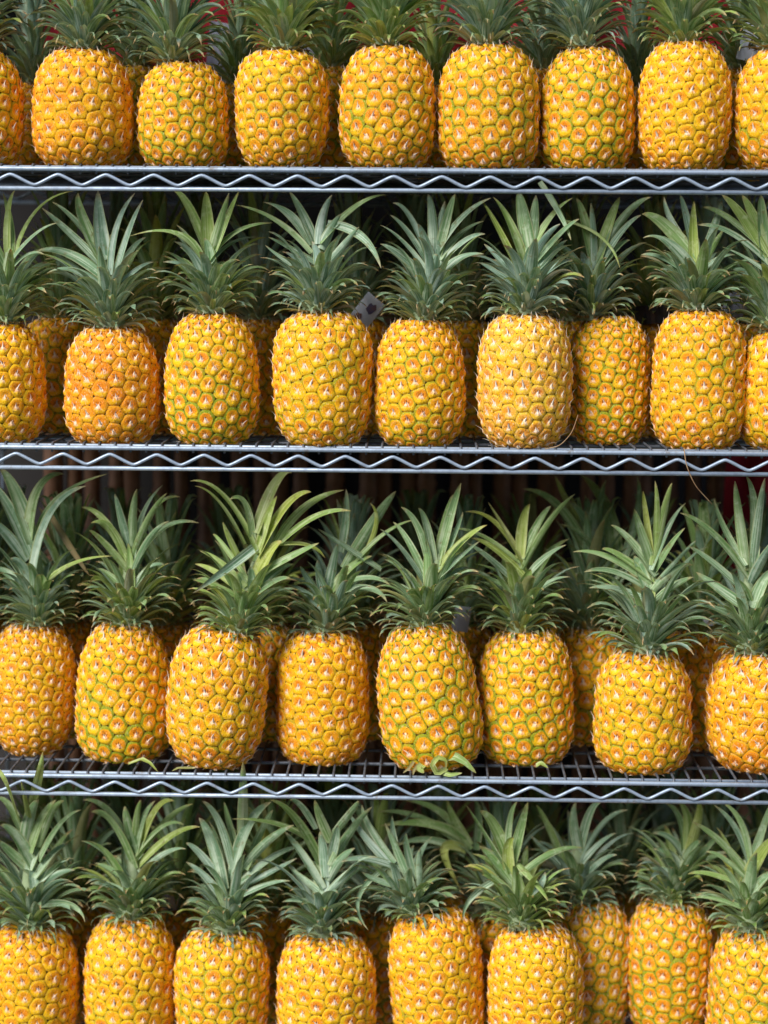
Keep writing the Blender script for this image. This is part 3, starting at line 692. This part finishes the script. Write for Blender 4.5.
spr([(425, 762, 0.008), (419, 768, -0.002), (424, 773, -0.004)], 8, .8)
spr([(415, 760, 0.008), (409, 768, -0.002), (403, 773, -0.004)], 3, .6, .7)
spr([(420, 762, 0.008), (414, 770, -0.002), (413, 775, -0.004)], 3, .6, .7)
cr.build('basal_sprout', tilted)

# ------------------------------------------------------------------ shaded pineapples behind
proto_b = [body_data(500+i, .060, .165, 112, spike=1.1) for i in range(4)]
pb = [None]*4; pc = [None]*5
def back_pine(px, py_mid, Y, ri, idx, label, crown=None, sc=1.0, rot=None, tint=.25):
    zd = ZS[ri]+DECK
    x = at(px, py_mid, Y).x
    rg = np.random.RandomState(idx*13+5)
    a = rot if rot is not None else rg.rand()*6.28
    root = empty('pineapple', Matrix.Translation((x, Y, zd)) @ Matrix.Rotation(R(rg.uniform(-3, 3)), 4, 'Y') @ Matrix.Rotation(a, 4, 'Z') @ Matrix.Scale(sc, 4))
    i = idx % 4; j = idx % 5 if crown is None else crown
    if pb[i] is None:
        pb[i] = body_obj('fruit', root, proto_b[i])
        o = pb[i]
    else:
        o = pb[i].copy(); COL.objects.link(o); o.parent = root
    props(o, dict(g=.45+.3*rg.rand(), gl=.3, o=.2+.2*rg.rand(), wh=.5))
    if pc[j] is None:
        cr = Crown(); procedural(cr, 900+j, .20, (rg.uniform(-.1, .1), rg.uniform(-.1, .1)), 1.0, 64, .14+.09*j, .12, 1.25, .024, zcap=.19)
        cr.v = [(a_, b_, z+.163) for a_, b_, z in cr.v]
        pc[j] = cr.build('crown', root)
    else:
        c = pc[j].copy(); COL.objects.link(c); c.parent = root
    tag(root, label, 'pineapple', GROUP)
    return root
SECOND = [
  [(30, .235), (135, .225), (232, .23), (335, .225), (438, .235), (538, .235), (635, .235), (735, .225)],
  [(60, .215), (152, .215), (260, .215), (362, .24), (466, .225), (566, .26), (652, .245), (748, .23)],
  [(-18, .25), (68, .225), (161, .215), (262, .225), (356, .225), (458, .235), (588, .225), (702, .205), (812, .23)],
  [(82, .215), (178, .22), (275, .22), (378, .215), (488, .205), (627, .32), (712, .285)],
]
THIRD = [
  [],
  [(110, .37), (210, .37), (420, .38), (520, .37), (700, .38)],
  [(20, .38), (120, .36), (225, .38), (420, .37), (530, .35), (640, .34), (750, .36)],
  [(35, .36), (130, .34), (230, .35), (330, .34), (430, .34), (545, .33), (655, .42), (760, .36)],
]
idx = 0
for ri in range(4):
    ym = [110, 385, 700, 990][ri]
    xs = [d['cx'] for d in ROWS[ri]]
    for (px, Y) in SECOND[ri]:
        j = sum(1 for q_ in xs if q_ < px)
        if j == 0: where = f'left of the first front pineapple on the {SHELF[ri]}'
        elif j >= len(xs): where = f'at far right behind the last front pineapple of the {SHELF[ri]}'
        else: where = f'behind the gap between {ORD[j-1]} and {ORD[j]} front pineapples, {SHELF[ri]}'
        back_pine(px, ym, Y, ri, idx, f'shaded pineapple {where}', sc=[.90 if idx % 2 else .76, .97, 1.0, 1.0][ri]); idx += 1
    for (px, Y) in THIRD[ri]:
        j = int(np.argmin([abs(q_-px) for q_ in xs]))
        back_pine(px, ym, Y, ri, idx, f'dark rearmost pineapple deep behind the {ORD[j]} front pineapple, {SHELF[ri]}', sc=.98); idx += 1

def extra_leaves(root, base_px, Y, leaves):
    bpy.context.view_layer.update(); Mi = root.matrix_world.inverted()
    ch = [c for c in root.children if c.name.startswith('crown')][0]
    cr = Crown(); me = ch.data; rg = np.random.RandomState(int(base_px))
    cr.v = [tuple(v.co) for v in me.vertices]; cr.f = [tuple(p.vertices) for p in me.polygons]
    cr.leaf = [tuple(a.vector) for a in me.attributes['leaf'].data]; cr.tint = [tuple(a.vector) for a in me.attributes['tint'].data]
    for (bx, by, mx, my, tx, ty, w, tint, dy) in leaves:
        B = np.array(Mi @ at(bx, by, Y)); Mm = np.array(Mi @ at(mx, my, Y+dy*.5)); Tt = np.array(Mi @ at(tx, ty, Y+dy))
        N = np.array(Mi.to_3x3() @ Vector((-.3*np.sign(tx-bx), -.9, .5)))
        cr.leaf_strip(bez(B, Mm, Tt, 14), wprof(14, w*pxm(mx, my, Y)/2, .7, .72), N, tint, rg.rand(), 0, .3, chan=.42, twist=rg.randn()*.2)
    nm = ch.name; bpy.data.objects.remove(ch)
    cr.build('crown', root)
for o_ in list(bpy.data.objects):
    lb = o_.get('label', '')
    if lb.startswith('shaded') and 'sixth and seventh' in lb and 'third shelf' in lb:
        extra_leaves(o_, 588, .225, [(610,590,610,520,580,474,20,.6,.02),(605,585,590,530,568,500,13,.35,-.01),(600,590,566,515,523,489,13,.5,-.02),(604,590,590,545,560,524,10,.45,-.03),(612,585,636,520,637,476,10,.35,0),(606,580,572,512,555,476,10,.8,.02),(615,590,640,540,668,500,10,.3,0),(608,585,600,520,606,480,12,.4,.01)])
    if lb.startswith('shaded') and 'fifth and sixth' in lb and 'bottom shelf' in lb:
        extra_leaves(o_, 475, .205, [(466,842,430,824,380,826,11,.55,-.03),(466,848,420,818,378,812,9,.45,-.02),(470,846,455,822,447,800,12,.6,.0),(466,850,444,850,461,890,11,.9,-.05),(465,855,430,840,395,846,9,.35,-.02),(470,850,440,812,400,800,9,.5,.0),(476,850,478,815,474,800,10,.4,0)])
# the rows run on past both ends of the picture
for ri in range(4):
    ym = [110, 385, 700, 990][ri]
    for n_, (px, Y, w_) in enumerate([(ROWS[ri][0]['cx']-99, .085, 'front, just beyond the left edge'), (ROWS[ri][0]['cx']-198, .09, 'front, well beyond the left edge'), (ROWS[ri][0]['cx']-296, .09, 'front, far beyond the left edge'), (-45, .235, 'rear, just beyond the left edge'), (-140, .24, 'rear, well beyond the left edge'), (890, .085, 'front, beyond the right edge')]):
        back_pine(px, ym, Y, ri, idx, f'golden pineapple at the {w_} of the {SHELF[ri]}'); idx += 1

# ------------------------------------------------------------------ things behind and between
def card(name, px, py, Y, w, h, ang, mat, label, cat, bend=.15, prints=(), yaw=0, group=None):
    c = at(px, py, Y); n = 8
    root_m = Matrix.Translation(c) @ Matrix.Rotation(R(yaw), 4, 'Z') @ Matrix.Rotation(R(ang), 4, 'Y')
    def surf(u, v, off): return (u*w, off+bend*w*(u*u)*2-bend*.3*h*v, v*h)
    V = []; Fc = []
    for off in (0, .0012):
        for i in range(n+1):
            for j in range(n+1):
                V.append(surf(i/n-.5, j/n-.5, off))
    s = n+1; L = s*s
    for i in range(n):
        for j in range(n):
            a = i*s+j; Fc.append((a, a+s, a+s+1, a+1)); Fc.append((L+a, L+a+1, L+a+s+1, L+a+s))
    for i in range(n):
        Fc += [(i*s, L+i*s, L+(i+1)*s, (i+1)*s), (i*s+n, (i+1)*s+n, L+(i+1)*s+n, L+i*s+n), (i, i+1, L+i+1, L+i), (n*s+i, L+n*s+i, L+n*s+i+1, n*s+i+1)]
    o = mesh_obj(name, V, Fc, [mat], smooth=False); o.matrix_world = root_m
    tag(o, label, cat, group)
    for (u0, v0, ru, rv) in prints:
        V = [surf(u0, v0, -.0008)]; rg = np.random.RandomState(int(abs(u0*100+v0*10+px)))
        for k in range(14):
            a = k/14*6.283; q_ = .7+.5*rg.rand(); V.append(surf(u0+ru*math.cos(a)*q_, v0+rv*math.sin(a)*q_, -.0008))
        mesh_obj('print', V, [(0, 1+(k+1) % 14, 1+k) for k in range(14)], [M['print_']], o, smooth=False)
    return o
card('tag_card', 366, 312, .16, .030, .048, 38, M['card'], 'blue-grey printed tag tilted between the fourth and fifth fruits, second shelf', 'tag', prints=[(.1, .15, .25, .18), (-.15, -.25, .18, .12)])
card('tag_card', 462, 619, .17, .024, .036, 10, M['card'], 'plain pale blue tag behind the tilted fruit of the third shelf', 'tag', yaw=15)
card('tag_card', 753, 42, .17, .034, .052, 14, M['card'], 'white tag leaning at the right end of the top shelf', 'tag', yaw=-10)
card('tag_card', 709, 622, .15, .016, .010, 5, M['card'], 'small white tag scrap above a rear fruit on the third shelf', 'tag')
card('tag_card', 631, 72, .30, .026, .055, -4, M['card'], 'blue-white tag in the gap beside the seventh top shelf fruit', 'tag')
card('plastic_sack', 225, 56, .315, .075, .090, 12, M['bag'], 'grey plastic sack with dark print behind the top shelf, left of centre', 'sack', bend=.5, prints=[(.0, .1, .12, .2), (.2, -.2, .1, .15)])
card('plastic_sack', 328, 62, .315, .085, .060, 0, M['bag'], 'grey printed plastic sack behind the fourth and fifth top shelf fruits', 'sack', bend=.4, prints=[(-.1, 0, .14, .14), (.2, .1, .08, .12)])
card('plastic_sheet', 655, 314, .20, .050, .026, -6, M['black'], 'crumpled black plastic scrap between two fruits of the second shelf', 'plastic scrap', bend=.5)
card('plastic_sheet', 737, 305, .19, .032, .032, 30, M['bag'], 'bluish plastic scrap near the right end of the second shelf', 'plastic scrap', bend=.5)
card('plastic_sheet', 167, 902, .17, .032, .022, 20, M['bag'], 'grey plastic scrap behind the second bottom shelf crown', 'plastic scrap', bend=.5)
card('plastic_sheet', 493, 318, .22, .024, .04, 10, M['black'], 'dark plastic scrap left of the white-spiked fruit on the second shelf', 'plastic scrap', bend=.5)
card('paper_sheet', 632, 3, .34, .050, .030, 4, M['card'], 'bright pale sheet at the upper edge above the seventh fruit', 'paper sheet')
card('paper_sheet', 345, -2, .34, .034, .030, -8, M['card'], 'bright pale sheet at the upper edge, left of the fifth crown', 'paper sheet')
card('paper_sheet', 705, -2, .34, .034, .034, 8, M['card'], 'bright pale sheet at the upper edge near the right crown', 'paper sheet')
card('paper_sheet', 442, 4, .34, .022, .03, 8, M['card'], 'small pale sheet at the upper edge beside the fifth crown', 'paper sheet')

# red cloth hanging behind the rack
def cloth(xc, w, z0, z1, Y, label):
    V = []; Fc = []; nx, nz = 60, 20
    for off in (0, .002):
        for i in range(nx+1):
            for j in range(nz+1):
                u = i/nx; v = j/nz
                V.append((xc+(u-.5)*w, Y+off+.012*math.sin(u*w*70+1.5*math.sin(v*4))+.006*math.sin(u*w*151+v*3), z0+(z1-z0)*v+.01*math.sin(u*17)*(1-v)))
    s = nz+1; L = (nx+1)*s
    for i in range(nx):
        for j in range(nz):
            a = i*s+j; Fc += [(a, a+s, a+s+1, a+1), (L+a, L+a+1, L+a+s+1, L+a+s)]
    for i in range(nx): Fc += [(i*s, L+i*s, L+(i+1)*s, (i+1)*s), (i*s+nz, (i+1)*s+nz, L+(i+1)*s+nz, L+i*s+nz)]
    for j in range(nz): Fc += [(j, j+1, L+j+1, L+j), (nx*s+j, L+nx*s+j, L+nx*s+j+1, nx*s+j+1)]
    return tag(mesh_obj('red_cloth', V, Fc, [M['red']]), label, 'cloth')
cloth(.06, 1.15, ZS[0]+.02, ZS[0]+.27, .33, 'folded red cloth hanging behind the crowns of the top shelf')
pr = at(757, 490, .5)
cloth(pr.x, .10, ZS[2]+.05, ZS[1]-.002, .50, 'red cloth strip hanging behind the right end of the third shelf')

# brown canes standing behind the rack
rg = np.random.RandomState(4)
for k in range(34):
    x = -.56+k*.0345+rg.uniform(-.005, .005); y = .565+rg.uniform(-.012, .012); r = rg.uniform(.0115, .0165); lean = rg.uniform(-.02, .02)
    z0, z1 = .02, ZS[1]+.02+rg.uniform(0, .22)
    zz = rg.uniform(.03, .12); zs = [0]; rs_ = [r]
    while zz < z1-z0-.02:
        for dz, k_ in ((-.006, .97), (-.002, 1.09), (.002, 1.09), (.006, .97)): zs.append(zz+dz); rs_.append(r*k_)
        zz += rg.uniform(.10, .15)
    zs.append(z1-z0); rs_.append(r*.9)
    root = MB().tube([(lean*q_/(z1-z0), 0, q_) for q_ in zs], rs_, 12).build('cane_stalk', M['cane']); root.location = (x, y, z0)
    tag(root, 'plain brown cane stalk standing upright in the dark row behind the shelves', 'cane', 'brown canes standing behind the shelving')

# loose straws and leaf bits
def straw(pts, r, label, mat='straw'):
    P = [at(*p) for p in pts]
    T = np.linspace(0, len(P)-1, 16); Pi = [Vector([float(np.interp(t, range(len(P)), [p[a] for p in P])) for a in range(3)]) for t in T]
    # smooth
    for _ in range(3): Pi = [Pi[0]]+[(Pi[i-1]+Pi[i]*2+Pi[i+1])/4 for i in range(1, len(Pi)-1)]+[Pi[-1]]
    o = MB().tube(Pi, r, 6).build('dry_straw', M[mat]); tag(o, label, 'straw'); return o
straw([(684, 448, -.006), (686, 465, -.008), (695, 486, .0), (712, 504, .02)], .0006, 'long dry straw dangling from the second shelf rail near its right end')
straw([(578, 415, .02), (572, 433, .005), (560, 446, .0), (545, 449, .004)], .0005, 'pale dry straw curled under the white-spiked fruit')
def bit(pts, w, tint, label, dry=0):
    c = Crown(); P = [np.array(at(*p)) for p in pts]
    T = np.linspace(0, len(P)-1, 10); Pi = np.array([[np.interp(t, range(len(P)), [p[a] for p in P]) for a in range(3)] for t in T])
    c.leaf_strip(Pi, wprof(10, w*.00066), (0, -.4, 1), tint, .4, dry, .2); o = c.build('loose_leaf', None)
    tag(o, label, 'leaf', 'loose leaf scraps on the shelves')
bit([(128, 764, .03), (142, 759, .02), (150, 763, .012), (158, 772, .008)], 6, .8, 'curled loose leaf beside the second fruit of the third shelf')
bit([(196, 768, .02), (178, 768, .015), (172, 771, .012)], 4, .7, 'thin dry leaf scrap at the foot of the right-leaning fruit', .4)
bit([(536, 766, .02), (541, 763, .018), (548, 768, .014)], 8, .75, 'small bright green leaf scrap on the wires of the third shelf')
bit([(85, 442, .03), (120, 448, .012), (150, 449, .01)], 3, .4, 'flattened dull leaf scrap under the orange-brown fruit', .3)

# ------------------------------------------------------------------ setting
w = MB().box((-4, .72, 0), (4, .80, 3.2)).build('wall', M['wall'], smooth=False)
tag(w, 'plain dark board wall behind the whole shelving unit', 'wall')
cn = empty('blocker', Matrix.Translation((0, .4, ZS[0]+.60))); tag(cn, 'dark canopy sheet added out of view above the shelving to shade it', 'blocker')  # unseen sheet added above the frame to keep light off the shelves
MB().box((-1.3, -.44, 0), (1.3, .42, .012)).build('blocker_sheet', M['wall'], cn, smooth=False)
MB().box((-1.3, -.452, -.03), (1.3, -.442, .02)).build('blocker_batten', M['cane'], cn, smooth=False)
# house front added out of view across the street to shut out low sky
bl = empty('blocker_house', Matrix.Translation((0, -9.5, 0))); tag(bl, 'unseen dull rendered house front added across the street to block low sky', 'blocker_building')
MB().box((-16, -3, 0), (16, 0, 4.9)).build('blocker_facade', mat_simple('facade_render', (.15, .14, .13), (.19, .18, .165), 1.5, .9), bl, smooth=False)
wm_ = mat_simple('window_glass', (.02, .025, .03), (.03, .035, .04), 2, .1)
for zc_ in (.9, 3.0):
    for xc_ in (-12, -8, -4, 0, 4, 8, 12):
        MB().box((xc_-.7, .0, zc_), (xc_+.7, .03, zc_+1.5)).build('window', wm_, bl, smooth=False)
g = mesh_obj('pavement', [(-12, -12, 0), (12, -12, 0), (12, 12, 0), (-12, 12, 0)], [(0, 1, 2, 3)], [M['pave']], smooth=False)
g['kind'] = 'structure'

# ------------------------------------------------------------------ light
W = bpy.data.worlds.new('World'); SC.world = W; W.use_nodes = True
nt = W.node_tree; bg = nt.nodes['Background']
sky = nt.nodes.new('ShaderNodeTexSky'); sky.sky_type = 'NISHITA'; sky.sun_disc = False
EL, AZ = R(38), R(180+38)
sky.sun_elevation = EL; sky.sun_rotation = AZ
sky.dust_density = 0.4
nt.links.new(sky.outputs[0], bg.inputs[0]); bg.inputs[1].default_value = .07
sl = bpy.data.lights.new('sun', 'SUN'); sl.energy = 2.8; sl.angle = R(30); sl.color = (1, .96, .90)
so = bpy.data.objects.new('sun', sl); COL.objects.link(so)
sd = Vector((math.sin(AZ)*math.cos(EL), math.cos(AZ)*math.cos(EL), math.sin(EL)))
so.rotation_euler = sd.to_track_quat('Z', 'Y').to_euler()
so.location = sd*6+Vector((0, 0, 1))
SC.view_settings.view_transform = 'Standard'; SC.view_settings.look = 'None'
SC.view_settings.exposure = 0.88; SC.view_settings.gamma = 1
SC.render.film_transparent = False
SC.cycles.use_denoising = True
SC.cycles.max_bounces = 6; SC.cycles.diffuse_bounces = 4; SC.cycles.glossy_bounces = 2
